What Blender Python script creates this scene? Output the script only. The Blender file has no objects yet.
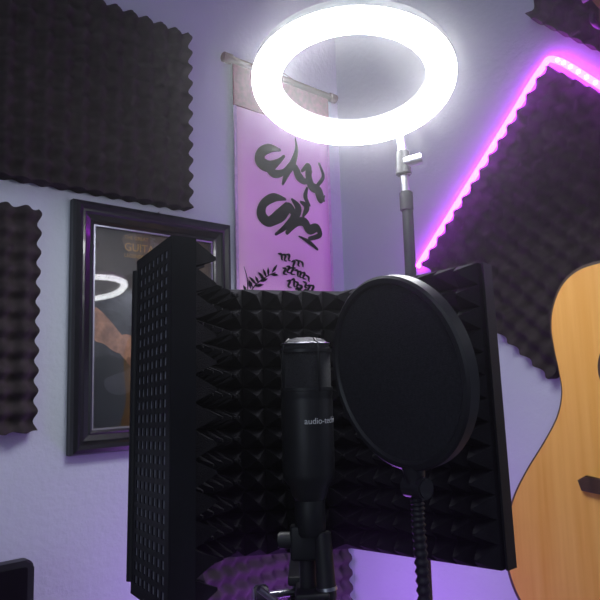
import bpy, bmesh, math, random
from mathutils import Matrix, Vector
random.seed(3)
X0,Y0=1.205,1.15      # wall planes
SC=bpy.context.scene
SC.view_settings.view_transform='Standard'

# ---------------------------------------------------------------- frames
def frame(o,a,b,c):
    return Matrix(((a[0],b[0],c[0],o[0]),(a[1],b[1],c[1],o[1]),(a[2],b[2],c[2],o[2]),(0,0,0,1)))
WA=frame((0,Y0,0),(1,0,0),(0,0,1),(0,-1,0))      # a=x  b=z  c=into room
WB=frame((X0,0,0),(0,-1,0),(0,0,1),(-1,0,0))     # a=-y b=z  c=into room
ANG=math.radians(-42.4)
RIG=Matrix.Rotation(ANG,4,'Z')                   # recording corner axis (diagonal of the room)
I4=Matrix.Identity(4)

# ---------------------------------------------------------------- materials
def mat(name,col,rough=.6,metal=0,spec=.5,noise=None,bump=None,emit=None,es=0,coat=0):
    m=bpy.data.materials.new(name); m.use_nodes=True
    nt=m.node_tree; b=nt.nodes['Principled BSDF']
    b.inputs['Base Color'].default_value=(*col,1)
    b.inputs['Roughness'].default_value=rough
    b.inputs['Metallic'].default_value=metal
    b.inputs['Specular IOR Level'].default_value=spec
    b.inputs['Coat Weight'].default_value=coat
    if emit:
        b.inputs['Emission Color'].default_value=(*emit,1); b.inputs['Emission Strength'].default_value=es
    tc=nt.nodes.new('ShaderNodeTexCoord')
    if noise:
        sc,amt=noise
        n=nt.nodes.new('ShaderNodeTexNoise'); n.inputs['Scale'].default_value=sc; n.inputs['Detail'].default_value=4
        r=nt.nodes.new('ShaderNodeValToRGB')
        r.color_ramp.elements[0].position=.3; r.color_ramp.elements[1].position=.7
        r.color_ramp.elements[0].color=(*[c*(1-amt) for c in col],1)
        r.color_ramp.elements[1].color=(*[min(1,c*(1+amt)) for c in col],1)
        nt.links.new(tc.outputs['Object'],n.inputs['Vector']); nt.links.new(n.outputs['Fac'],r.inputs['Fac'])
        nt.links.new(r.outputs['Color'],b.inputs['Base Color'])
    if bump:
        sc,st=bump
        n=nt.nodes.new('ShaderNodeTexNoise'); n.inputs['Scale'].default_value=sc; n.inputs['Detail'].default_value=3
        bp=nt.nodes.new('ShaderNodeBump'); bp.inputs['Strength'].default_value=st; bp.inputs['Distance'].default_value=.003
        nt.links.new(tc.outputs['Object'],n.inputs['Vector']); nt.links.new(n.outputs['Fac'],bp.inputs['Height'])
        nt.links.new(bp.outputs['Normal'],b.inputs['Normal'])
    return m
M_wall=mat('wall_paint',(.55,.59,.68),.75,noise=(3,.04),bump=(90,.35))
M_ceil=mat('ceiling_paint',(.6,.62,.7),.9,bump=(60,.3))
M_floor=mat('floor_carpet',(.18,.17,.19),.95,noise=(60,.3),bump=(300,1))
M_trim=mat('trim_paint',(.7,.7,.75),.5,noise=(5,.02))
M_egg=mat('eggcrate_foam',(.050,.040,.044),.95,spec=.1,noise=(40,.25),bump=(900,.5))
M_foam=mat('pyramid_foam',(.015,.0145,.018),.95,spec=.08,noise=(60,.25),bump=(900,.5))
M_black=mat('black_metal',(.012,.012,.016),.5,metal=.0,spec=.35,noise=(30,.2))
M_plate=mat('perforated_steel',(.008,.008,.011),.55,spec=.3,noise=(30,.2))
M_hole=mat('hole_backing',(.22,.22,.27),.9,noise=(200,.3))
M_blk2=mat('black_plastic',(.016,.016,.020),.45,spec=.4,noise=(30,.2))
M_chrome=mat('chrome',(.5,.5,.55),.3,metal=1,noise=(20,.05))
M_mesh=mat('nylon_mesh',(.028,.028,.035),.85,spec=.2,noise=(400,.3),bump=(1500,.6))
M_frame=mat('picture_frame_lacquer',(.010,.010,.012),.25,spec=.5,noise=(30,.2),coat=.2)
M_white=mat('white_plastic',(.8,.8,.82),.4,noise=(10,.02))
M_ring=mat('ring_diffuser',(.9,.9,.9),.5,emit=(.95,.97,1.0),es=42,noise=(5,.01))
M_ring_added=mat('added_ring_diffuser',(.9,.9,.9),.5,emit=(.95,.97,1.0),es=8,noise=(5,.01))
M_led=mat('led_purple',(.6,.3,.9),.5,emit=(.60,.030,1.0),es=22,noise=(5,.01))
M_leddot=mat('led_dot',(.9,.6,1),.5,emit=(1,.3,1.0),es=26,noise=(5,.01))
M_ledbase=mat('led_tape',(.7,.6,.75),.5,noise=(20,.05))
M_paper=mat('scroll_paper',(.97,.57,.85),.8,noise=(6,.05),bump=(200,.1))  # pinkish paper tinted pinker, purple LED light put into its colour
M_ink=mat('ink',(.005,.004,.007),.8,spec=.1,noise=(30,.2))
M_brocade=mat('scroll_brocade',(.30,.055,.11),.8,spec=.2,noise=(90,.35))
M_border=mat('scroll_border',(.62,.42,.66),.7,noise=(90,.15))
M_roller=mat('scroll_roller_wood',(.10,.03,.035),.5,spec=.3,noise=(20,.2))
M_gold=mat('poster_gold',(.65,.40,.14),.6,noise=(40,.2))

def wood(name,c1,c2,rough=.3,vec=(1,40,3),sc=1.5):
    m=bpy.data.materials.new(name); m.use_nodes=True; nt=m.node_tree; b=nt.nodes['Principled BSDF']
    tc=nt.nodes.new('ShaderNodeTexCoord'); mp=nt.nodes.new('ShaderNodeMapping'); mp.inputs['Scale'].default_value=vec
    n=nt.nodes.new('ShaderNodeTexNoise'); n.inputs['Scale'].default_value=sc; n.inputs['Detail'].default_value=6
    r=nt.nodes.new('ShaderNodeValToRGB'); r.color_ramp.elements[0].color=(*c1,1); r.color_ramp.elements[1].color=(*c2,1)
    r.color_ramp.elements[0].position=.3; r.color_ramp.elements[1].position=.7
    nt.links.new(tc.outputs['Object'],mp.inputs['Vector']); nt.links.new(mp.outputs['Vector'],n.inputs['Vector'])
    nt.links.new(n.outputs['Fac'],r.inputs['Fac']); nt.links.new(r.outputs['Color'],b.inputs['Base Color'])
    b.inputs['Roughness'].default_value=rough; b.inputs['Coat Weight'].default_value=.35
    return m
M_spruce=wood('spruce_top',(.88,.41,.085),(.98,.52,.14),.25,(1,60,2))
M_side=wood('mahogany_side',(.16,.06,.03),(.24,.10,.045),.3,(3,3,20))
M_rose=wood('rosewood',(.045,.022,.015),(.09,.045,.03),.4,(10,60,4))
M_desk=wood('desk_wood',(.10,.07,.05),(.16,.11,.08),.4,(2,20,20))

# ---------------------------------------------------------------- mesh helpers
def obj(name,bm,m,smooth=False,T=I4):
    bm.transform(T)
    bmesh.ops.recalc_face_normals(bm,faces=bm.faces)
    me=bpy.data.meshes.new(name); bm.to_mesh(me); bm.free()
    me.materials.append(m)
    if smooth:
        for p in me.polygons: p.use_smooth=True
    o=bpy.data.objects.new(name,me); SC.collection.objects.link(o)
    return o
def autosmooth(o,ang=40):
    me=o.data
    for p in me.polygons: p.use_smooth=True
    me.set_sharp_from_angle(angle=math.radians(ang)) if hasattr(me,'set_sharp_from_angle') else None
    return o
def group(name,parts):
    lo=Vector((1e9,)*3)
    hi=-lo
    for o in parts:
        for v in o.data.vertices:
            for k in range(3):
                lo[k]=min(lo[k],v.co[k]); hi[k]=max(hi[k],v.co[k])
    c=Vector(((lo.x+hi.x)/2,(lo.y+hi.y)/2,lo.z))
    e=bpy.data.objects.new(name,None); e.empty_display_size=.05; e.location=c
    SC.collection.objects.link(e)
    for o in parts:
        o.data.transform(Matrix.Translation(-c)); o.parent=e
    return e
def box(name,m,x0,x1,y0,y1,z0,z1,T=I4,bev=0):
    bm=bmesh.new(); bmesh.ops.create_cube(bm,size=1)
    bm.transform(Matrix.Translation(((x0+x1)/2,(y0+y1)/2,(z0+z1)/2))@Matrix.Diagonal((abs(x1-x0),abs(y1-y0),abs(z1-z0),1)))
    if bev: bmesh.ops.bevel(bm,geom=bm.edges[:],offset=bev,segments=3,affect='EDGES',profile=.5)
    o=obj(name,bm,m,T=T)
    if bev: autosmooth(o)
    return o
def cyl(name,m,p1,p2,r1,r2=None,seg=24,T=I4,bev=0):
    if r2 is None: r2=r1
    p1=Vector(p1);p2=Vector(p2);d=p2-p1
    bm=bmesh.new(); bmesh.ops.create_cone(bm,cap_ends=True,segments=seg,radius1=r1,radius2=r2,depth=d.length)
    if bev:
        ed=[e for e in bm.edges if len(e.link_faces)==2 and any(len(f.verts)>4 for f in e.link_faces)]
        bmesh.ops.bevel(bm,geom=ed,offset=bev,segments=2,affect='EDGES')
    q=Vector((0,0,1)).rotation_difference(d.normalized()).to_matrix().to_4x4()
    bm.transform(Matrix.Translation((p1+p2)/2)@q)
    return autosmooth(obj(name,bm,m,T=T))
def sweep(name,m,pts,r,seg=12,T=I4,closed=False,prof=None):
    pts=[Vector(p) for p in pts]; n=len(pts)
    bm=bmesh.new(); rings=[]; up=None
    for i,p in enumerate(pts):
        if closed: t=(pts[(i+1)%n]-pts[i-1]).normalized()
        else: t=(pts[min(i+1,n-1)]-pts[max(i-1,0)]).normalized()
        if up is None:
            up=Vector((0,0,1)) if abs(t.z)<.9 else Vector((1,0,0))
        up=(up-t*up.dot(t)).normalized(); s=t.cross(up)
        rr=r(i/(n-1)) if callable(r) else r
        rings.append([bm.verts.new(p+(s*math.cos(2*math.pi*k/seg)+up*math.sin(2*math.pi*k/seg))*rr) for k in range(seg)])
    for i in range(n if closed else n-1):
        a=rings[i];b=rings[(i+1)%n]
        for k in range(seg): bm.faces.new((a[k],a[(k+1)%seg],b[(k+1)%seg],b[k]))
    if not closed: bm.faces.new(rings[0]); bm.faces.new(rings[-1])
    return obj(name,bm,m,True,T)
def lathe(name,m,prof,T=I4,seg=40,sharp=35):
    bm=bmesh.new(); rings=[]
    for (r,z) in prof:
        rings.append([bm.verts.new((max(r,1e-5)*math.cos(2*math.pi*k/seg),max(r,1e-5)*math.sin(2*math.pi*k/seg),z)) for k in range(seg)])
    for a,b in zip(rings,rings[1:]):
        for k in range(seg): bm.faces.new((a[k],a[(k+1)%seg],b[(k+1)%seg],b[k]))
    return autosmooth(obj(name,bm,m,T=T),sharp)
def cr(pts,n=8,closed=False):
    pts=[Vector(p) for p in pts]; N=len(pts); out=[]
    for i in range(N if closed else N-1):
        g=lambda j: pts[j%N] if closed else pts[max(0,min(N-1,j))]
        p0,p1,p2,p3=g(i-1),g(i),g(i+1),g(i+2)
        for k in range(n):
            t=k/n
            out.append(.5*((2*p1)+(p2-p0)*t+(2*p0-5*p1+4*p2-p3)*t*t+(3*p1-p0-3*p2+p3)*t**3))
    if not closed: out.append(pts[-1])
    return out
def prism(name,m,outline,c0,c1,T,bev=0):
    bm=bmesh.new()
    a=[bm.verts.new((p[0],p[1],c0)) for p in outline]; b=[bm.verts.new((p[0],p[1],c1)) for p in outline]
    n=len(a)
    for i in range(n): bm.faces.new((a[i],a[(i+1)%n],b[(i+1)%n],b[i]))
    f1=bm.faces.new(a); f2=bm.faces.new(b)
    if bev: bmesh.ops.bevel(bm,geom=list(f2.edges),offset=bev,segments=3,affect='EDGES')
    bmesh.ops.triangulate(bm,faces=[f for f in bm.faces if len(f.verts)>4])
    return autosmooth(obj(name,bm,m,T=T),30)
def strokes(name,m,lst,c,T,n=10,thick=.0006):
    """brush strokes: each a list of (a,b,width) -> flat tapered ribbon with rounded ends"""
    bm=bmesh.new()
    for q_,s in enumerate(lst):
        P=cr([(x,y,w) for x,y,w in s],n); L=[];R=[]; cc=c+q_*.00001
        for i,p in enumerate(P):
            t=(P[min(i+1,len(P)-1)]-P[max(i-1,0)]); t=Vector((t.x,t.y,0)); 
            if t.length<1e-9: t=Vector((1,0,0))
            t.normalize(); q=Vector((-t.y,t.x,0)); w=max(p.z,.0003)/2
            L.append(bm.verts.new((p.x+q.x*w,p.y+q.y*w,cc))); R.append(bm.verts.new((p.x-q.x*w,p.y-q.y*w,cc)))
        for i in range(len(P)-1): bm.faces.new((L[i],L[i+1],R[i+1],R[i]))
        for (x,y,w) in (s[0],s[-1]):
            if w>.0004:
                bm.faces.new([bm.verts.new((x+w*.5*math.cos(a*math.pi/6),y+w*.5*math.sin(a*math.pi/6),cc+.000005)) for a in range(12)])
    o=obj(name,bm,m,T=T)
    return o
def eggcrate(name,w,h,T,pitch=.034,base=.017,amp=.025,res=8,m=None):
    nx=int(w/pitch*res); ny=int(h/pitch*res)
    bm=bmesh.new(); G=[]
    for j in range(ny+1):
        row=[]
        for i in range(nx+1):
            x=w*i/nx; y=h*j/ny
            z=base+amp*(.5+.25*(math.cos(2*math.pi*x/pitch)+math.cos(2*math.pi*y/pitch)))
            e=min(i,nx-i,j,ny-j)/res
            if e<.5: z-= .004*(1-e/.5)
            ox=oy=0
            if i==0: ox=.002*math.cos(2*math.pi*y/pitch+2)
            if i==nx: ox=.002*math.cos(2*math.pi*y/pitch)
            if j==0: oy=.002*math.cos(2*math.pi*x/pitch+2)
            if j==ny: oy=.002*math.cos(2*math.pi*x/pitch)
            row.append(bm.verts.new((x+ox,y+oy,z)))
        G.append(row)
    for j in range(ny):
        for i in range(nx): bm.faces.new((G[j][i],G[j][i+1],G[j+1][i+1],G[j+1][i]))
    loop=G[0]+[G[j][nx] for j in range(1,ny+1)]+G[ny][:-1][::-1]+[G[j][0] for j in range(ny-1,0,-1)]
    low=[bm.verts.new((v.co.x,v.co.y,0)) for v in loop]
    n=len(loop)
    for k in range(n): bm.faces.new((loop[k],low[k],low[(k+1)%n],loop[(k+1)%n]))
    bm.faces.new(low)
    return autosmooth(obj(name,bm,m or M_egg,T=T),50)

# ---------------------------------------------------------------- room
XL,YL,H=-2.1,-2.1,2.5
box('wall_back',M_wall,XL-.1,X0+.1,Y0,Y0+.1,0,H)
box('wall_right',M_wall,X0,X0+.1,YL,Y0,0,H)
box('wall_left',M_wall,XL-.1,XL,YL,Y0,0,H)
box('wall_front',M_wall,XL-.1,X0+.1,YL-.1,YL,0,H)
box('floor',M_floor,XL-.1,X0+.1,YL-.1,Y0+.1,-.1,0)
box('ceiling',M_ceil,XL-.1,X0+.1,YL-.1,Y0+.1,H,H+.1)
box('baseboard_back',M_trim,XL,X0-.012,Y0-.012,Y0,0,.09,bev=.003)
box('baseboard_right',M_trim,X0-.012,X0,YL,Y0,0,.09,bev=.003)

# ---------------------------------------------------------------- acoustic foam on the walls
def on(W,a,b,rot=0,c=0): return W@Matrix.Translation((a,b,c))@Matrix.Rotation(rot,4,'Z')
def foam_obj(w,h,T):
    o=eggcrate('acoustic_foam_panel',w,h,I4); o.matrix_world=T; return o
foam_obj(.61,.388,on(WA,.114,1.562))
foam_obj(.50,.385,on(WA,-.084,1.128))
foam_obj(.42,.40,on(WA,.748,.474))
PW,PH=.470,.387
foam_obj(PW,PH,on(WB,-.597,1.192,math.radians(47)))
foam_obj(.445,.40,on(WB,-.303,1.640,math.radians(46)))

# ---------------------------------------------------------------- LED strip around the diamond panel
def led():
    parts=[]
    B_=Vector((-.597+PH*math.cos(math.radians(137)),1.192+PH*math.sin(math.radians(137))))
    e=Vector((math.cos(math.radians(47)),math.sin(math.radians(47))))
    A_=B_+e*PW
    nrm=Vector((-e.y,e.x)); 
    dn=Vector((math.sin(math.radians(47)),-math.cos(math.radians(47))))
    p0=B_+nrm*.016-e*.02; p1=A_+nrm*.016+e*.008; p2=A_+e*.016+dn*.46
    path=[p0,p0.lerp(p1,.25),p0.lerp(p1,.5),p0.lerp(p1,.75),p0.lerp(p1,.96),p1+e*.010+dn*.02,p1.lerp(p2,.33),p1.lerp(p2,.66),p2]
    P=cr([(q.x,q.y,.009) for q in path],14)
    parts.append(sweep('diffuser_tube',M_led,P,.0065,10,WB))
    bm=bmesh.new(); acc=0; n0=14*5
    for i in range(n0,len(P)-1):
        acc+=(P[i+1]-P[i]).length
        if acc>.012:
            acc=0
            q=bmesh.ops.create_cube(bm,size=.005)
            bmesh.ops.translate(bm,verts=q['verts'],vec=P[i]+Vector((0,0,.0055)))
    parts.append(obj('diodes',bm,M_leddot,T=WB))
    parts.append(sweep('tape',M_ledbase,[(p.x,p.y,.003) for p in P],.0028,6,WB))
    return group('led_strip_light',parts)
led()

# ---------------------------------------------------------------- framed poster
def picture():
    x0,x1,z0,z1=.480,.832,1.080,1.545
    prof=[(0,0),(0,.014),(.003,.022),(.010,.025),(.017,.020),(.021,.020),(.024,.016),(.034,.013),(.037,.015),(.041,.013),(.043,.008),(.043,0)]
    bm=bmesh.new(); cs=[((x0,z0),(1,1)),((x1,z0),(-1,1)),((x1,z1),(-1,-1)),((x0,z1),(1,-1))]
    R=[[bm.verts.new((c[0]+d[0]*u,c[1]+d[1]*u,h)) for u,h in prof] for c,d in cs]
    for i in range(4):
        a=R[i];b=R[(i+1)%4]
        for k in range(len(prof)): 
            k2=(k+1)%len(prof); bm.faces.new((a[k],a[k2],b[k2],b[k]))
    P=[obj('moulding',bm,M_frame,T=WA)]
    f=.043
    bm=bmesh.new(); lip=[(.041,.009),(.041,.0105),(.045,.0105),(.045,.009)]
    R=[[bm.verts.new((c[0]+d[0]*u,c[1]+d[1]*u,h)) for u,h in lip] for c,d in cs]
    for i in range(4):
        a=R[i];b=R[(i+1)%4]
        for k in range(4): bm.faces.new((a[k],a[(k+1)%4],b[(k+1)%4],b[k]))
    P.append(obj('lip',bm,mat('frame_lip',(.35,.36,.42),.35,metal=.6,noise=(10,.05)),T=WA))
    M_pr=mat('poster_print',(.105,.088,.085),.55,noise=(9,.35))
    P.append(box('print',M_pr,x0+.04,x1-.04,z0+.04,z1-.04,.002,.004,WA))
    W=x1-x0-2*f; Hh=z1-z0-2*f
    def q(u,v): return (x0+f+u*W,z1-f-v*Hh)
    def poly(name,m,pts,c,n=5):
        o=cr([(*q(u,v),0) for u,v in pts],n,True)
        P.append(prism(name,m,[(p.x,p.y) for p in o],c,c+.0002,WA))
    skin=mat('print_skin',(.46,.25,.18),.6,noise=(60,.4)); skin2=mat('print_skin_shadow',(.20,.10,.08),.6,noise=(60,.3))
    shirt=mat('print_shirt',(.055,.055,.068),.6,noise=(60,.5)); dk=mat('print_dark',(.010,.010,.014),.5,noise=(30,.3))
    warm=mat('print_warm_haze',(.20,.15,.125),.6,noise=(12,.4)); sil=mat('print_silver',(.09,.09,.11),.6,noise=(30,.3))
    poly('print_backdrop_glow',warm,[(.25,.02),(.97,.02),(.97,.30),(.7,.26),(.4,.20)],.0041)
    poly('print_torso',shirt,[(.01,.42),(.06,.36),(.16,.32),(.30,.31),(.48,.36),(.60,.5),(.55,.75),(.40,.97),(.01,.97)],.0044)
    poly('print_guitar_body',dk,[(.01,.70),(.10,.64),(.24,.66),(.36,.58),(.50,.50),(.66,.50),(.74,.60),(.72,.78),(.60,.92),(.44,.98),(.02,.98)],.0047)
    poly('print_pickguard',sil,[(.10,.76),(.26,.72),(.38,.66),(.44,.70),(.36,.80),(.22,.84),(.12,.82)],.0050)
    poly('print_forearm',skin,[(.01,.42),(.05,.42),(.13,.47),(.22,.54),(.28,.58),(.27,.63),(.18,.63),(.09,.59),(.01,.56)],.0053)
    poly('print_palm',skin,[(.21,.55),(.28,.54),(.34,.57),(.37,.63),(.33,.68),(.26,.67),(.20,.62)],.0056)
    for i,(a,b,c,d) in enumerate([(.35,.59,.45,.66),(.35,.62,.43,.71),(.32,.66,.38,.75),(.28,.67,.32,.75)]):
        L=[(a,b),((a+c)/2+.015,(b+d)/2-.01),(c,d)]
        pts=[(*q(*t),w) for t,w in zip(L,(.013,.011,.007))]
        P.append(strokes('print_finger_%d'%i,skin if i%2==0 else skin2,[pts],.006+i*.0001,WA))
    P.append(strokes('print_thumb',skin,[[(*q(.28,.565),.013),(*q(.35,.55),.010),(*q(.41,.58),.007)]],.0065,WA))
    P.append(strokes('print_sleeve_folds',sil,[[(*q(.02,.39),.002),(*q(.14,.36),.003),(*q(.24,.40),.001)],[(*q(.04,.42),.002),(*q(.18,.42),.003),(*q(.30,.47),.001)],[(*q(.30,.34),.002),(*q(.40,.43),.003),(*q(.42,.52),.001)]],.0050,WA))
    P.append(strokes('print_strings',sil,[[(*q(.20,.72+.012*i),.0008),(*q(.98,.46+.012*i),.0008)] for i in range(5)],.0052,WA))
    for txt,u,v,s in (('THE GREAT',.24,.045,.010),('GUITAR',.24,.105,.022),('LEGENDS',.24,.140,.010)):
        cu=bpy.data.curves.new('t','FONT'); cu.body=txt; cu.size=s; cu.extrude=.0002
        t=bpy.data.objects.new('t',cu); SC.collection.objects.link(t)
        dg=bpy.context.evaluated_depsgraph_get(); me=bpy.data.meshes.new_from_object(t.evaluated_get(dg)); bpy.data.objects.remove(t)
        me.materials.clear(); me.materials.append(M_gold)
        a,b=q(u,v); me.transform(WA@Matrix.Translation((a,b,.0048)))
        o=bpy.data.objects.new('print_title',me); SC.collection.objects.link(o); P.append(o)
    g=bpy.data.materials.new('glass'); g.use_nodes=True; nt=g.node_tree
    for n in list(nt.nodes): nt.nodes.remove(n)
    out=nt.nodes.new('ShaderNodeOutputMaterial'); tr=nt.nodes.new('ShaderNodeBsdfTransparent'); gl=nt.nodes.new('ShaderNodeBsdfGlossy'); gl.inputs['Roughness'].default_value=.02
    fr=nt.nodes.new('ShaderNodeFresnel'); fr.inputs['IOR'].default_value=1.65; mx=nt.nodes.new('ShaderNodeMixShader')
    nt.links.new(fr.outputs[0],mx.inputs[0]); nt.links.new(tr.outputs[0],mx.inputs[1]); nt.links.new(gl.outputs[0],mx.inputs[2]); nt.links.new(mx.outputs[0],out.inputs[0])
    P.append(box('glass',g,x0+.041,x1-.041,z0+.041,z1-.041,.0075,.0085,WA))
    P.append(cyl('nail',M_chrome,((x0+x1)/2,z1-.002,0),((x0+x1)/2,z1+.001,.02),.002,T=WA))
    return group('framed_poster',P)
picture()

# ---------------------------------------------------------------- hanging scroll
def scroll():
    x0,x1,zt,zb=.851,1.153,1.930,1.22; c=.012
    P=[]
    bm=bmesh.new(); N=30; G=[]
    for j in range(N+1):
        z=zt+(zb-zt)*j/N
        G.append([bm.verts.new((x0+(x1-x0)*i/8,z,c+.001*math.sin(j*.35)*(i/8-.3))) for i in range(9)])
    for j in range(N):
        for i in range(8): bm.faces.new((G[j][i],G[j][i+1],G[j+1][i+1],G[j+1][i]))
    o=obj('paper',bm,M_paper,True,WA); o.modifiers.new('s','SOLIDIFY').thickness=.0008; P.append(o)
    P.append(box('brocade_header',M_brocade,x0-.001,x1+.001,1.828,zt,c-.001,c+.0042,WA))
    P.append(box('brocade_footer',M_brocade,x0-.001,x1+.001,zb,zb+.06,c-.001,c+.0042,WA))
    for xa in (x0,x1-.006): P.append(box('side_border',M_border,xa-.0005,xa+.0065,zb,zt,c-.0005,c+.0026,WA))
    for z,kl in ((zt+.004,.024),(zb-.004,.004)):
        P.append(cyl('roller',M_roller,(x0-.006,z,c+.003),(x1+.006,z,c+.003),.0085,T=WA))
        for s,xx in ((-1,x0-.006),(1,x1+.006)):
            P.append(cyl('roller_knob',M_roller,(xx,z,c+.003),(xx+s*kl,z,c+.003),.0115,T=WA,bev=.002))
    xm=(x0+x1)/2
    P.append(sweep('hanging_cord',M_roller,[(x0+.10,zt+.01,.014),(xm,zt+.028,.006),(x1-.10,zt+.01,.014)],.001,6,WA))
    P.append(cyl('nail',M_chrome,(xm,zt+.026,0),(xm,zt+.029,.012),.002,T=WA))
    def S(x,y):
        xx=x-235; yy=(y-65-.3157*xx)*225/(225-.263*xx)
        return x0+(x1-x0)*xx/95., 1.930-yy*(1.935-1.408)/225
    k=(x1-x0)/95
    def st(l,f=1): return [[(*S(x,y),w*k*f) for x,y,w in s] for s in l]
    big=st([
     [(277,151,2),(267,150,6),(259,155,7),(258,164,9),(266,168,8),(275,163,4),(281,157,2)],
     [(262,167,4),(270,175,6),(280,173,4),(287,164,2)],
     [(293,138,1),(294,150,3),(290,163,5),(284,173,5),(279,185,2)],
     [(284,174,2),(291,167,5),(296,177,7),(303,181,4),(309,171,2)],
     [(299,171,2),(306,166,5),(306,176,6),(309,186,7),(317,190,6),(322,200,2)],
     [(318,163,2),(322,176,3),(314,188,3),(318,200,4),(323,195,1)],
     [(281,200,2),(270,199,6),(260,206,6),(258,217,8),(265,223,7),(274,214,5),(282,205,3)],
     [(266,226,3),(277,218,6),(284,208,7),(289,216,5),(281,227,4),(271,235,2)],
     [(288,200,2),(294,208,6),(292,218,4)],
     [(297,202,2),(303,207,5),(299,216,2)],
     [(282,233,3),(292,223,5),(300,222,7),(305,229,7),(313,227,6),(316,234,4),(305,238,3)],
     [(294,236,1),(304,241,3),(313,248,2)],
     [(304,188,2),(302,197,4),(306,205,2)]],1.12)
    P.append(strokes('calligraphy',M_ink,big,c+.0032,WA))
    small=[]
    random.seed(11)
    for (cx,cy,n) in ((279,256,3),(292,262,3),(283,269,4),(298,272,3),(287,281,4),(303,283,3),(295,291,4),(309,292,2)):
        for j in range(n):
            x=cx-5+j*3.9; y=cy+random.uniform(-2,2)+j*.8
            small.append([(x-1,y-2,1),(x+2,y-1+random.uniform(-2,1),2.1),(x+random.uniform(-1,2.5),y+3,1.6),(x+3,y+4,.6)])
    P.append(strokes('small_verse',M_ink,st(small),c+.0033,WA,5))
    lv=[[(243,300,.8),(250,286,.9),(262,276,.7),(270,272,.4)],[(243,300,.8),(244,282,.8),(241,268,.4)]]
    for i in range(14):
        bx=243+i*1.8; by=292-i*1.5; a=random.uniform(-2.6,.2)
        L=random.uniform(6,10)
        lv.append([(bx,by,.3),(bx+L*.5*math.cos(a),by+L*.5*math.sin(a),2.2),(bx+L*math.cos(a),by+L*math.sin(a),.2)])
    P.append(strokes('bamboo_leaves',M_ink,st(lv),c+.0036,WA,5))
    return group('hanging_calligraphy_scroll',P)
scroll()

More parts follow.
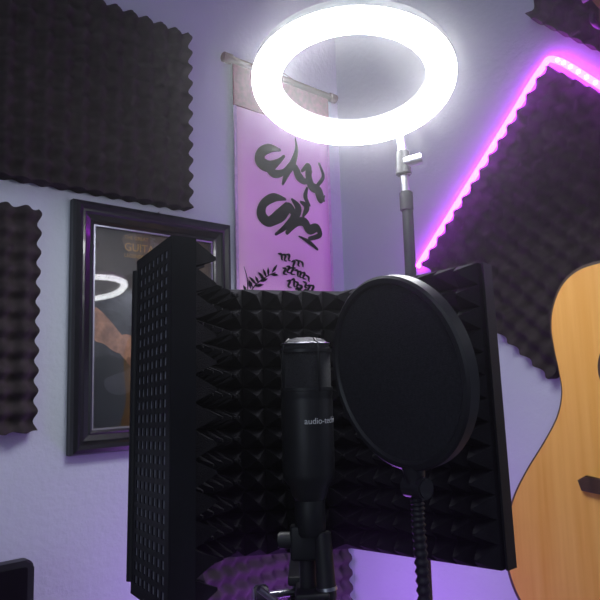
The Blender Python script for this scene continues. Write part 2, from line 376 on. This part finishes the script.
# ---------------------------------------------------------------- acoustic guitar on wall hook (right wall)
def guitar():
    GX=1.04; K=GX/1.09
    T=frame((GX,0,0),(0,-1,0),(0,0,1),(-1,0,0))      # a=-y b=z c=toward room
    def g(y,z): return (-y*K,1.2+(z-1.2)*K)
    cx=.409
    hw=[(1.385,0),(1.384,.035),(1.376,.082),(1.354,.113),(1.318,.132),(1.28,.138),(1.24,.134),(1.20,.127),(1.165,.124),(1.125,.134),(1.08,.160),(1.03,.194),(.98,.222),(.93,.238),(.88,.243),(.835,.236),(.795,.215),(.765,.176),(.747,.12),(.74,.06),(.738,0)]
    tilt=.03
    def G(u,z):
        return g(cx+u-(z-1.2)*tilt,z+u*tilt*.6)
    pts=[(*G(w,z),0) for z,w in hw]+[(*G(-w,z),0) for z,w in hw[-2:0:-1]]
    o=[(p.x,p.y) for p in cr(pts,6,True)]
    P=[prism('body_sides',M_side,o,-.088,-.003,T)]
    cxm=sum(p[0] for p in o)/len(o); czm=sum(p[1] for p in o)/len(o)
    P.append(prism('binding',M_rose,[(cxm+(a-cxm)*1.006,czm+(b-czm)*1.005) for a,b in o],-.004,.0,T))
    P.append(prism('soundboard',M_spruce,[(cxm+(a-cxm)*.985,czm+(b-czm)*.99) for a,b in o],-.002,.0012,T))
    def disc(name,m,r0,r1,c,zc=1.205):
        a,b=G(0,zc); bm=bmesh.new()
        I=[];O=[]
        for k in range(64):
            t=2*math.pi*k/64
            O.append(bm.verts.new((a+r1*math.cos(t),b+r1*math.sin(t),c)))
            I.append(bm.verts.new((a+max(r0,.0001)*math.cos(t),b+max(r0,.0001)*math.sin(t),c)))
        for k in range(64): bm.faces.new((O[k],O[(k+1)%64],I[(k+1)%64],I[k]))
        P.append(obj(name,bm,m,T=T))
    disc('soundhole',M_ink,0,.046,.0016); disc('rosette',M_rose,.048,.050,.0017); disc('rosette_ring',M_rose,.053,.057,.0017)
    bo=[(-.100,.006),(-.086,.015),(-.045,.009),(-.035,.019),(.035,.019),(.045,.009),(.086,.015),(.100,.006),(.094,-.010),(.050,-.014),(0,-.021),(-.050,-.014),(-.094,-.010)]
    bb=[G(u,1.016+v) for u,v in bo]
    P.append(prism('bridge',M_rose,bb,.001,.010,T,.002))
    s0=G(.04,1.018);s1=G(-.04,1.020)
    P.append(sweep('saddle',M_white,[(*s0,.0115),(*s1,.0115)],.0018,8,T))
    for i in range(6):
        u=.03-.012*i; a=G(u,1.007)
        P.append(cyl('bridge_pin_%d'%i,M_white,(*a,.009),(*a,.014),.003,T=T,seg=10))
    fb=[G(u,z) for u,z in ((.029,1.262),(-.029,1.262),(-.0225,1.81),(.0225,1.81))]
    P.append(prism('fretboard',M_rose,fb,.0012,.008,T))
    nk=[G(u,z) for u,z in ((.027,1.37),(-.027,1.37),(-.021,1.81),(.021,1.81))]
    P.append(prism('neck',M_side,nk,-.020,.0012,T))
    for i in range(18):
        z=1.81-.62*(1-2**(-(i+1)/12)); 
        if z<1.27: break
        w=.0225+.0065*(1.81-z)/.548
        P.append(sweep('fret_%d'%i,M_chrome,[(*G(w,z),.0085),(*G(-w,z),.0085)],.0009,6,T))
    hd=[G(u,z) for u,z in ((.022,1.81),(.036,1.835),(.038,1.975),(.018,1.985),(0,1.978),(-.018,1.985),(-.038,1.975),(-.036,1.835),(-.022,1.81))]
    P.append(prism('headstock',M_side,hd,-.016,.0,T,.001))
    for s in (-1,1):
        for j in range(3):
            z=1.85+.045*j; a=G(s*.024,z); P.append(cyl('tuner_post',M_chrome,(*a,-.002),(*a,.010),.004,T=T,seg=12))
            b1=G(s*.036,z);b2=G(s*.056,z)
            P.append(cyl('tuner_key',M_chrome,(*b1,-.009),(*b2,-.009),.003,.006,T=T,seg=12))
    for i in range(6):
        u=.028-.0112*i
        P.append(sweep('string_%d'%i,M_chrome,[(*G(u,1.018),.0125),(*G(u*.65,1.81),.0105)],.0005 if i<3 else .0003,6,T))
    group('acoustic_guitar',P)
    Q=[]; a,b=G(0,1.80)
    Q.append(box('wall_plate',M_blk2,a-.022,a+.022,b-.05,b+.05,0,.012,WB,.003))
    Q.append(cyl('arm',M_blk2,(a,b,.01),(a,b,X0-GX-.03),.006,T=WB))
    for s in (-1,1):
        Q.append(sweep('yoke',M_blk2,[(p.x,p.y,p.z) for p in cr([(a,b,X0-GX-.035),(a+s*.031,b-.002,X0-GX-.03),(a+s*.033,b-.004,X0-GX+.005),(a+s*.030,b+.006,X0-GX+.012)],6)],.0045,10,WB))
    group('guitar_wall_hanger',Q)
guitar()

# ---------------------------------------------------------------- microphone isolation shield (rig frame: x right, y depth)
Z0,Z1=1.012,1.324
TIP=RIG@Matrix.Translation((0,.63,1.163))@Matrix.Rotation(math.radians(-3.6),4,'X')@Matrix.Translation((0,-.63,-1.163))
def wing_T(p,q):
    p=Vector((*p,0));q=Vector((*q,0)); d=(q-p).normalized()
    n=Vector((d.y,-d.x,0))
    return TIP@frame((p.x,p.y,0),d,(0,0,1),n), (q-p).length
def perf(name,w,h,T,pitch=.0118,marg=.008,hole=.0068):
    nx=int((w-2*marg)/pitch); ny=int((h-2*marg)/pitch)
    xs=[marg+(w-2*marg)*i/nx for i in range(nx+1)]; ys=[marg+(h-2*marg)*j/ny for j in range(ny+1)]
    bm=bmesh.new()
    V={}
    def v(x,y):
        k=(round(x,6),round(y,6))
        if k not in V: V[k]=bm.verts.new((x,y,0))
        return V[k]
    for i in range(nx):
        for j in range(ny):
            a,b,c,d=xs[i],xs[i+1],ys[j],ys[j+1]; hx=(b-a-hole)/2; hy=(d-c-hole)/2
            o=[v(a,c),v(b,c),v(b,d),v(a,d)]; n=[v(a+hx,c+hy),v(b-hx,c+hy),v(b-hx,d-hy),v(a+hx,d-hy)]
            for k in range(4): bm.faces.new((o[k],o[(k+1)%4],n[(k+1)%4],n[k]))
    c0=[(0,0),(w,0),(w,h),(0,h)]; c1=[(marg,marg),(w-marg,marg),(w-marg,h-marg),(marg,h-marg)]
    A=[bm.verts.new((*c,0)) for c in c0]; Bv=[bm.verts.new((*c,0)) for c in c1]
    for k in range(4): bm.faces.new((A[k],A[(k+1)%4],Bv[(k+1)%4],Bv[k]))
    o=obj(name,bm,M_plate,T=T@Matrix.Translation((0,Z0,0))); md=o.modifiers.new('s','SOLIDIFY'); md.thickness=.0008; md.offset=0
    return o
def pyramids(name,w,h,T,c0,pitch=.0245,hgt=.027):
    nx=max(1,round(w/pitch)); ny=round(h/pitch); bm=bmesh.new()
    g=[[bm.verts.new((w*i/nx,h*j/ny,c0)) for i in range(nx+1)] for j in range(ny+1)]
    for j in range(ny):
        for i in range(nx):
            q=(g[j][i],g[j][i+1],g[j+1][i+1],g[j+1][i])
            r=.0012; cx=w*(i+.5)/nx; cy=h*(j+.5)/ny
            t=[bm.verts.new((cx+a*r,cy+b*r,c0+hgt)) for a,b in ((-1,-1),(1,-1),(1,1),(-1,1))]
            for k in range(4): bm.faces.new((q[k],q[(k+1)%4],t[(k+1)%4],t[k]))
            bm.faces.new(t)
    loop=g[0]+[g[j][nx] for j in range(1,ny+1)]+g[ny][:-1][::-1]+[g[j][0] for j in range(ny-1,0,-1)]
    low=[bm.verts.new((v.co.x,v.co.y,.003)) for v in loop]; n=len(loop)
    for k in range(n): bm.faces.new((loop[k],low[k],low[(k+1)%n],loop[(k+1)%n]))
    bm.faces.new(low)
    return obj(name,bm,M_foam,T=T@Matrix.Translation((0,Z0,0)))
def shield():
    pl=[(-.110,.545),(-.162,.632),(-.113,.798),(.060,.838),(.209,.690)]
    P=[]; n=len(pl)-1; h=Z1-Z0
    for i in range(n):
        T,L=wing_T(pl[i],pl[i+1])
        P.append(perf('perforated_plate_%d'%i,L,h,T))
        ins0=.004 if i==0 else .012; ins1=.004 if i==n-1 else .012
        P.append(box('backing_%d'%i,M_hole,.003,L-.003,Z0+.003,Z1-.003,.0010,.003,T))
        T2=T@Matrix.Translation((ins0,0,0))
        P.append(pyramids('foam_%d'%i,L-ins0-ins1,h-.0,T2,.022))
        for z in (Z0,Z1-.0015):
            P.append(box('rim',M_plate,0,L,z-.0003,z+.0018,-.0006,.012,T))
    T,L=wing_T(pl[0],pl[1]); P.append(box('end_flange_left',M_plate,-.001,.0015,Z0,Z1,0,.022,T))
    T,L=wing_T(pl[-2],pl[-1]); P.append(box('end_flange_right',M_plate,L-.0015,L+.001,Z0,Z1,0,.018,T))
    for p in pl[1:-1]:
        P.append(cyl('hinge',M_plate,(p[0],p[1]+.002,Z0+.01),(p[0],p[1]+.002,Z1-.01),.005,T=TIP))
    P.append(box('mount_bar',M_black,-.020,.020,.690,.830,Z0-.012,Z0-.003,TIP,.002))
    P.append(box('mount_arm',M_black,-.012,.020,.640,.70,Z0-.014,Z0-.008,TIP,.002))
    return group('microphone_isolation_shield',P)
shield()

# ---------------------------------------------------------------- microphone
MX,MY=.004,.655
def mic():
    P=[]; T=RIG@Matrix.Translation((MX,MY,.005))
    k=1.05
    P.append(lathe('body',M_blk2,[(0,1.080),(.014,1.080),(.017,1.084),(.019,1.092),(.0235*k,1.100),(.0245*k,1.106),(.0245*k,1.174),(.024*k,1.176),(.024*k,1.179),(.0245*k,1.181),(.0245*k,1.185),(.001,1.185)],T))
    gm=mat('grille_mesh',(.075,.075,.085),.45,metal=.5,noise=(900,.6),bump=(2500,1))
    P.append(lathe('grille',gm,[(.001,1.184),(.0235*k,1.185),(.0235*k,1.224),(.0225*k,1.231),(.018*k,1.236),(.010,1.238),(.0001,1.2385)],T))
    for z in (1.187,1.2245): P.append(lathe('grille_band',M_blk2,[(.0233*k,z-.0018),(.0249*k,z-.0016),(.0249*k,z+.0016),(.0233*k,z+.0018)],T))
    P.append(sweep('grille_ridge',M_chrome,[(.0228*k*math.cos(t),.0228*k*math.sin(t),1.2315) for t in [2*math.pi*j/40 for j in range(40)]],.0010,8,T,True))
    for j in range(4):
        t=j*math.pi/2+.5; c,s=math.cos(t)*k,math.sin(t)*k
        P.append(sweep('grille_rib',M_blk2,[(.0245*c,.0245*s,1.185),(.0243*c,.0243*s,1.225),(.0225*c,.0225*s,1.232),(.017*c,.017*s,1.2365)],.0012,8,T))
    P.append(lathe('collar',M_black,[(.0,1.046),(.013,1.046),(.015,1.050),(.015,1.078),(.013,1.082),(0,1.082)],T))
    P.append(box('swivel',M_black,-.020,.006,-.009,.009,1.024,1.056,T,.003))
    P.append(cyl('swivel_knob',M_blk2,(-.032,0,1.042),(-.018,0,1.042),.008,T=T,bev=.0015))
    P.append(cyl('mount_post',M_black,(-.004,.004,.985),(-.004,.004,1.03),.008,T=T))
    cu=bpy.data.curves.new('t','FONT'); cu.body='audio-technica'; cu.size=.0082; cu.extrude=.0001; cu.align_x='LEFT'
    t=bpy.data.objects.new('t',cu); SC.collection.objects.link(t)
    dg=bpy.context.evaluated_depsgraph_get(); me=bpy.data.meshes.new_from_object(t.evaluated_get(dg)); bpy.data.objects.remove(t)
    for v in me.vertices:
        a=v.co.x/.0259-.12; rr=.0259+v.co.z
        v.co=Vector((rr*math.sin(a),-rr*math.cos(a),1.154+v.co.y))
    me.transform(T); me.materials.clear(); me.materials.append(mat('lettering',(.75,.75,.78),.5,noise=(5,.01)))
    o=bpy.data.objects.new('lettering',me); SC.collection.objects.link(o); P.append(o)
    P.append(cyl('xlr_plug',M_blk2,(.011,-.004,1.050),(.014,-.008,.99),.0085,.0095,T=T,bev=.001))
    P.append(cyl('xlr_ring',M_chrome,(.0138,-.0078,1.000),(.0141,-.0082,.997),.0100,T=T))
    P.append(cyl('xlr_boot',M_blk2,(.014,-.008,.99),(.016,-.011,.955),.0085,.0045,T=T))
    pts=cr([(.016,-.011,.958),(.015,-.014,.92),(.004,-.02,.86),(.0,-.035,.6),(-.02,-.05,.3),(-.05,-.12,.05),(-.10,-.2,.001),(-.3,-.25,.001)],10)
    P.append(sweep('cable',M_blk2,pts,.0033,10,T))
    return group('condenser_microphone',P)
mic()

# ---------------------------------------------------------------- microphone stand
def stand():
    P=[]; x,y=.0,.765
    P.append(cyl('upper_tube',M_chrome,(x,y,.85),(x,y,Z0-.022),.0075,T=RIG))
    P.append(cyl('lower_tube',M_black,(x,y,.02),(x,y,.87),.011,T=RIG))
    P.append(cyl('clutch',M_blk2,(x,y,.83),(x,y,.90),.017,.015,T=RIG,bev=.002))
    P.append(cyl('clamp_boss',M_black,(x,y,Z0-.065),(x,y,Z0-.020),.018,T=RIG,bev=.002))
    P.append(cyl('clamp_screw',M_chrome,(x-.045,y-.015,Z0-.045),(x,y,Z0-.045),.004,T=RIG))
    P.append(cyl('wing_knob',M_blk2,(x-.060,y-.018,Z0-.045),(x-.044,y-.015,Z0-.045),.012,T=RIG,bev=.002))
    P.append(lathe('round_base',M_black,[(0,.0),(.125,.0),(.128,.006),(.125,.014),(.03,.022),(.014,.03),(.0,.03)],RIG@Matrix.Translation((x,y,0))))
    P.append(box('accessory_clamp',M_black,x-.02,x+.035,y-.035,y+.018,.905,.935,RIG,.004))
    # tilt head below the clamp, with levers either side
    P.append(cyl('tilt_head',M_black,(x-.022,y-.03,.955),(x+.03,y-.03,.955),.015,T=RIG,bev=.002))
    P.append(cyl('tilt_lever',M_chrome,(x-.024,y-.032,.957),(x-.052,y-.05,.985),.0035,T=RIG))
    return group('microphone_stand',P)
stand()

# ---------------------------------------------------------------- pop filter
def pop():
    P=[]; C=Vector((.0805,.55,1.205)); R=.081
    yaw=math.radians(-56); roll=math.radians(9)
    D=RIG@Matrix.Translation(C)@Matrix.Rotation(yaw,4,'Z')@Matrix.Rotation(roll,4,'X')
    LZ=D@Matrix.Rotation(math.radians(90),4,'X')
    P.append(lathe('hoop',M_blk2,[(R-.007,-.005),(R-.005,-.007),(R-.001,-.007),(R+.001,-.005),(R+.001,.005),(R-.001,.007),(R-.005,.007),(R-.007,.005),(R-.007,-.005)],LZ,80))
    for z in (.0045,-.0045):
        P.append(lathe('mesh_screen',M_mesh,[(.0,z*1.5),(.04,z*1.35),(R-.006,z)],LZ,80))
    b2=D@Vector((0,0,-R-.018))
    P.append(cyl('joint_stub',M_blk2,D@Vector((0,0,-R+.003)),b2,.010,.007,bev=.001))
    P.append(cyl('joint_knob',M_blk2,D@Vector((-.012,.0,-R-.016)),D@Vector((.012,.0,-R-.016)),.009,bev=.0015))
    s=RIG.inverted()@b2
    pts=cr([s,s+Vector((.0,.002,-.03)),(s.x+.002,s.y+.003,1.02),(s.x+.003,s.y+.01,.94),(s.x+.0,s.y+.05,.87),(s.x-.03,.67,.855),(.045,.715,.885),(.02,.735,.915)],34)
    P.append(sweep('gooseneck',M_black,pts,lambda t:.0054+.0009*math.sin(t*math.pi*2*59.5),12,RIG))
    return group('pop_filter',P)
pop()

# ---------------------------------------------------------------- ring lights
def ring_head(P,Tm,Ro,Ri,m):
    mid=(Ro+Ri)/2; hw=(Ro-Ri)/2
    prof=[(mid+(hw)*math.cos(t),-(.016)*math.sin(t)-.004) for t in [math.pi*k/12 for k in range(13)]]
    P.append(lathe('diffuser',m,prof,Tm,96,80))
    P.append(lathe('housing',M_white,[(Ro,-.004),(Ro+.001,.0),(Ro-.002,.010),(Ro-.008,.014),(Ri+.008,.014),(Ri+.002,.010),(Ri-.001,.0),(Ri,-.004)],Tm,96))
def ring():
    P=[]; C=Vector((.081,.845,1.605)); 
    tilt=math.radians(77)
    Tm=RIG@Matrix.Translation(C)@Matrix.Rotation(math.radians(2),4,'Y')@Matrix.Rotation(math.radians(90)-tilt,4,'X').inverted()
    Ro,Ri=.138,.099
    ring_head(P,Tm,Ro,Ri,M_ring)
    inv=RIG.inverted()
    pole=Vector((.163,.940,0))
    edge=inv@(Tm@Vector((.078,Ro*.83,.012)))
    top=Vector((pole.x-.003,pole.y,1.530))
    P.append(box('bracket_foot',M_blk2,-.016,.016,-.016,.016,-.008,.012,RIG@Matrix.Translation(edge),.003))
    P.append(cyl('ball_stud',M_chrome,edge,top,.006,T=RIG))
    P.append(cyl('ball_head',M_blk2,top+Vector((0,0,-.03)),top+Vector((0,0,.008)),.012,.010,T=RIG,bev=.002))
    P.append(cyl('head_knob',M_chrome,top+Vector((0,-.004,-.012)),top+Vector((.026,-.012,-.008)),.008,T=RIG,bev=.001))
    P.append(cyl('upper_pole',M_chrome,(pole.x-.001,pole.y,1.45),(pole.x-.003,pole.y,1.505),.0062,T=RIG))
    P.append(cyl('pole_lock',M_blk2,(pole.x-.001,pole.y,1.445),(pole.x-.001,pole.y,1.475),.010,T=RIG,bev=.002))
    P.append(cyl('mid_pole',mat('grey_pole',(.03,.03,.036),.4,metal=.3,noise=(30,.1)),(pole.x,pole.y,.85),(pole.x,pole.y,1.45),.0082,T=RIG))
    P.append(cyl('pole_lock_lower',M_blk2,(pole.x,pole.y,.84),(pole.x,pole.y,.89),.015,T=RIG,bev=.002))
    P.append(cyl('base_pole',M_black,(pole.x,pole.y,.12),(pole.x,pole.y,.86),.011,T=RIG))
    P.append(cyl('leg_collar',M_blk2,(pole.x,pole.y,.40),(pole.x,pole.y,.45),.018,T=RIG,bev=.002))
    for k in range(3):
        a=math.radians(30+120*k); d=Vector((math.cos(a),math.sin(a),0))
        pb=Vector((pole.x,pole.y,0))
        P.append(cyl('leg_%d'%k,M_black,pb+d*.015+Vector((0,0,.43)),pb+d*.27+Vector((0,0,.008)),.007,T=RIG))
        P.append(cyl('leg_brace_%d'%k,M_black,pb+d*.01+Vector((0,0,.14)),pb+d*.15+Vector((0,0,.205)),.004,T=RIG))
    return group('added_ring_light',P)
ring()
def added_reflection_ring():
    """dimmer ring lamp added out of view to give the poster glass its reflection"""
    P=[]; c=Vector((1.045,-.02,1.575))
    Tm=Matrix.Translation(c)@Matrix.Rotation(math.radians(12),4,'X')
    ring_head(P,Tm,.135,.108,M_ring_added)
    P.append(cyl('arm',M_blk2,(1.205,-.02,1.60),(1.165,-.02,1.585),.008))
    P.append(box('wall_plate',M_blk2,1.193,1.205,-.05,.01,1.57,1.63,bev=.003))
    return group('added_ring_light',P)
added_reflection_ring()

# ---------------------------------------------------------------- desk with monitor near left of back wall
def desk():
    P=[box('top',M_desk,-.55,.50,.72,1.135,.665,.69,bev=.003)]
    for x in (-.52,.47):
        for y in (.75,1.10): P.append(box('leg',M_black,x-.015,x+.015,y-.015,y+.015,0,.665,bev=.002))
    group('desk',P)
    T=frame((0,1.06,0),(1,0,0),(0,0,1),(0,-1,0))
    def rr(x0,x1,z0,z1,r):
        o=[]
        for cx,cz,a0 in ((x1-r,z1-r,0),(x0+r,z1-r,90),(x0+r,z0+r,180),(x1-r,z0+r,270)):
            for k in range(7):
                a=math.radians(a0+15*k); o.append((cx+r*math.cos(a),cz+r*math.sin(a)))
        return o
    sx=.395
    Q=[prism('shell',M_blk2,rr(sx-.50,sx,.735,.938,.012),-.02,.0,T,.003),
       prism('screen',M_ink,rr(sx-.49,sx-.01,.745,.928,.004),.0,.0008,T),
       box('neck',M_blk2,sx-.27,sx-.23,.70,.78,-.035,-.018,T,.002),
       box('foot',M_blk2,sx-.33,sx-.17,.690,.70,-.075,.06,T,.003)]
    group('computer_monitor',Q)
desk()

# ---------------------------------------------------------------- lights
def area(name,loc,target,size,energy,col):
    l=bpy.data.lights.new(name,'AREA'); l.shape='RECTANGLE'; l.size=size[0]; l.size_y=size[1]; l.energy=energy; l.color=col
    o=bpy.data.objects.new(name,l); o.location=loc; o.rotation_euler=(Vector(target)-Vector(loc)).to_track_quat('-Z','Y').to_euler(); SC.collection.objects.link(o); return o
area('ceiling_fill',(-.3,-.3,2.46),(-.3,-.3,0),(.8,.8),6,(.82,.90,1.0))  # added overhead fill in place of cool ambient light, no fixture modelled
area('cool_side_fill',(-2.0,-.6,1.5),(1,.3,1.2),(1.2,1.2),11,(.76,.88,1.0))  # added cool fill from the side, the wall has no window
l=bpy.data.lights.new('purple_lamp','POINT'); l.energy=4.5; l.color=(.50,.16,1); l.shadow_soft_size=.06
o=bpy.data.objects.new('purple_lamp',l); o.location=RIG@Vector((.02,1.28,.68)); SC.collection.objects.link(o)
w=bpy.data.worlds.new('world'); SC.world=w; w.use_nodes=True
w.node_tree.nodes['Background'].inputs[0].default_value=(.3,.35,.5,1); w.node_tree.nodes['Background'].inputs[1].default_value=.3
# haze added to the room to imitate bloom around the lamps (scattering medium)
vs=w.node_tree.nodes.new('ShaderNodeVolumeScatter'); vs.inputs['Density'].default_value=.085; vs.inputs['Anisotropy'].default_value=.94
w.node_tree.links.new(vs.outputs[0],w.node_tree.nodes['World Output'].inputs['Volume'])

# ---------------------------------------------------------------- camera
p=math.radians(7.1);r=math.radians(1.6);a=math.radians(47.6)
fh=Vector((math.cos(a),math.sin(a),0)); rt=Vector((math.sin(a),-math.cos(a),0))
f=fh*math.cos(p)+Vector((0,0,math.sin(p))); up0=rt.cross(f)
cu=up0*math.cos(r)+rt*math.sin(r); cr_=rt*math.cos(r)-up0*math.sin(r)
cam=bpy.data.cameras.new('camera'); cam.lens=39; cam.sensor_width=36; cam.clip_start=.02
co=bpy.data.objects.new('camera',cam); SC.collection.objects.link(co)
co.matrix_world=frame((0,0,1.2),cr_,cu,-f)
SC.camera=co
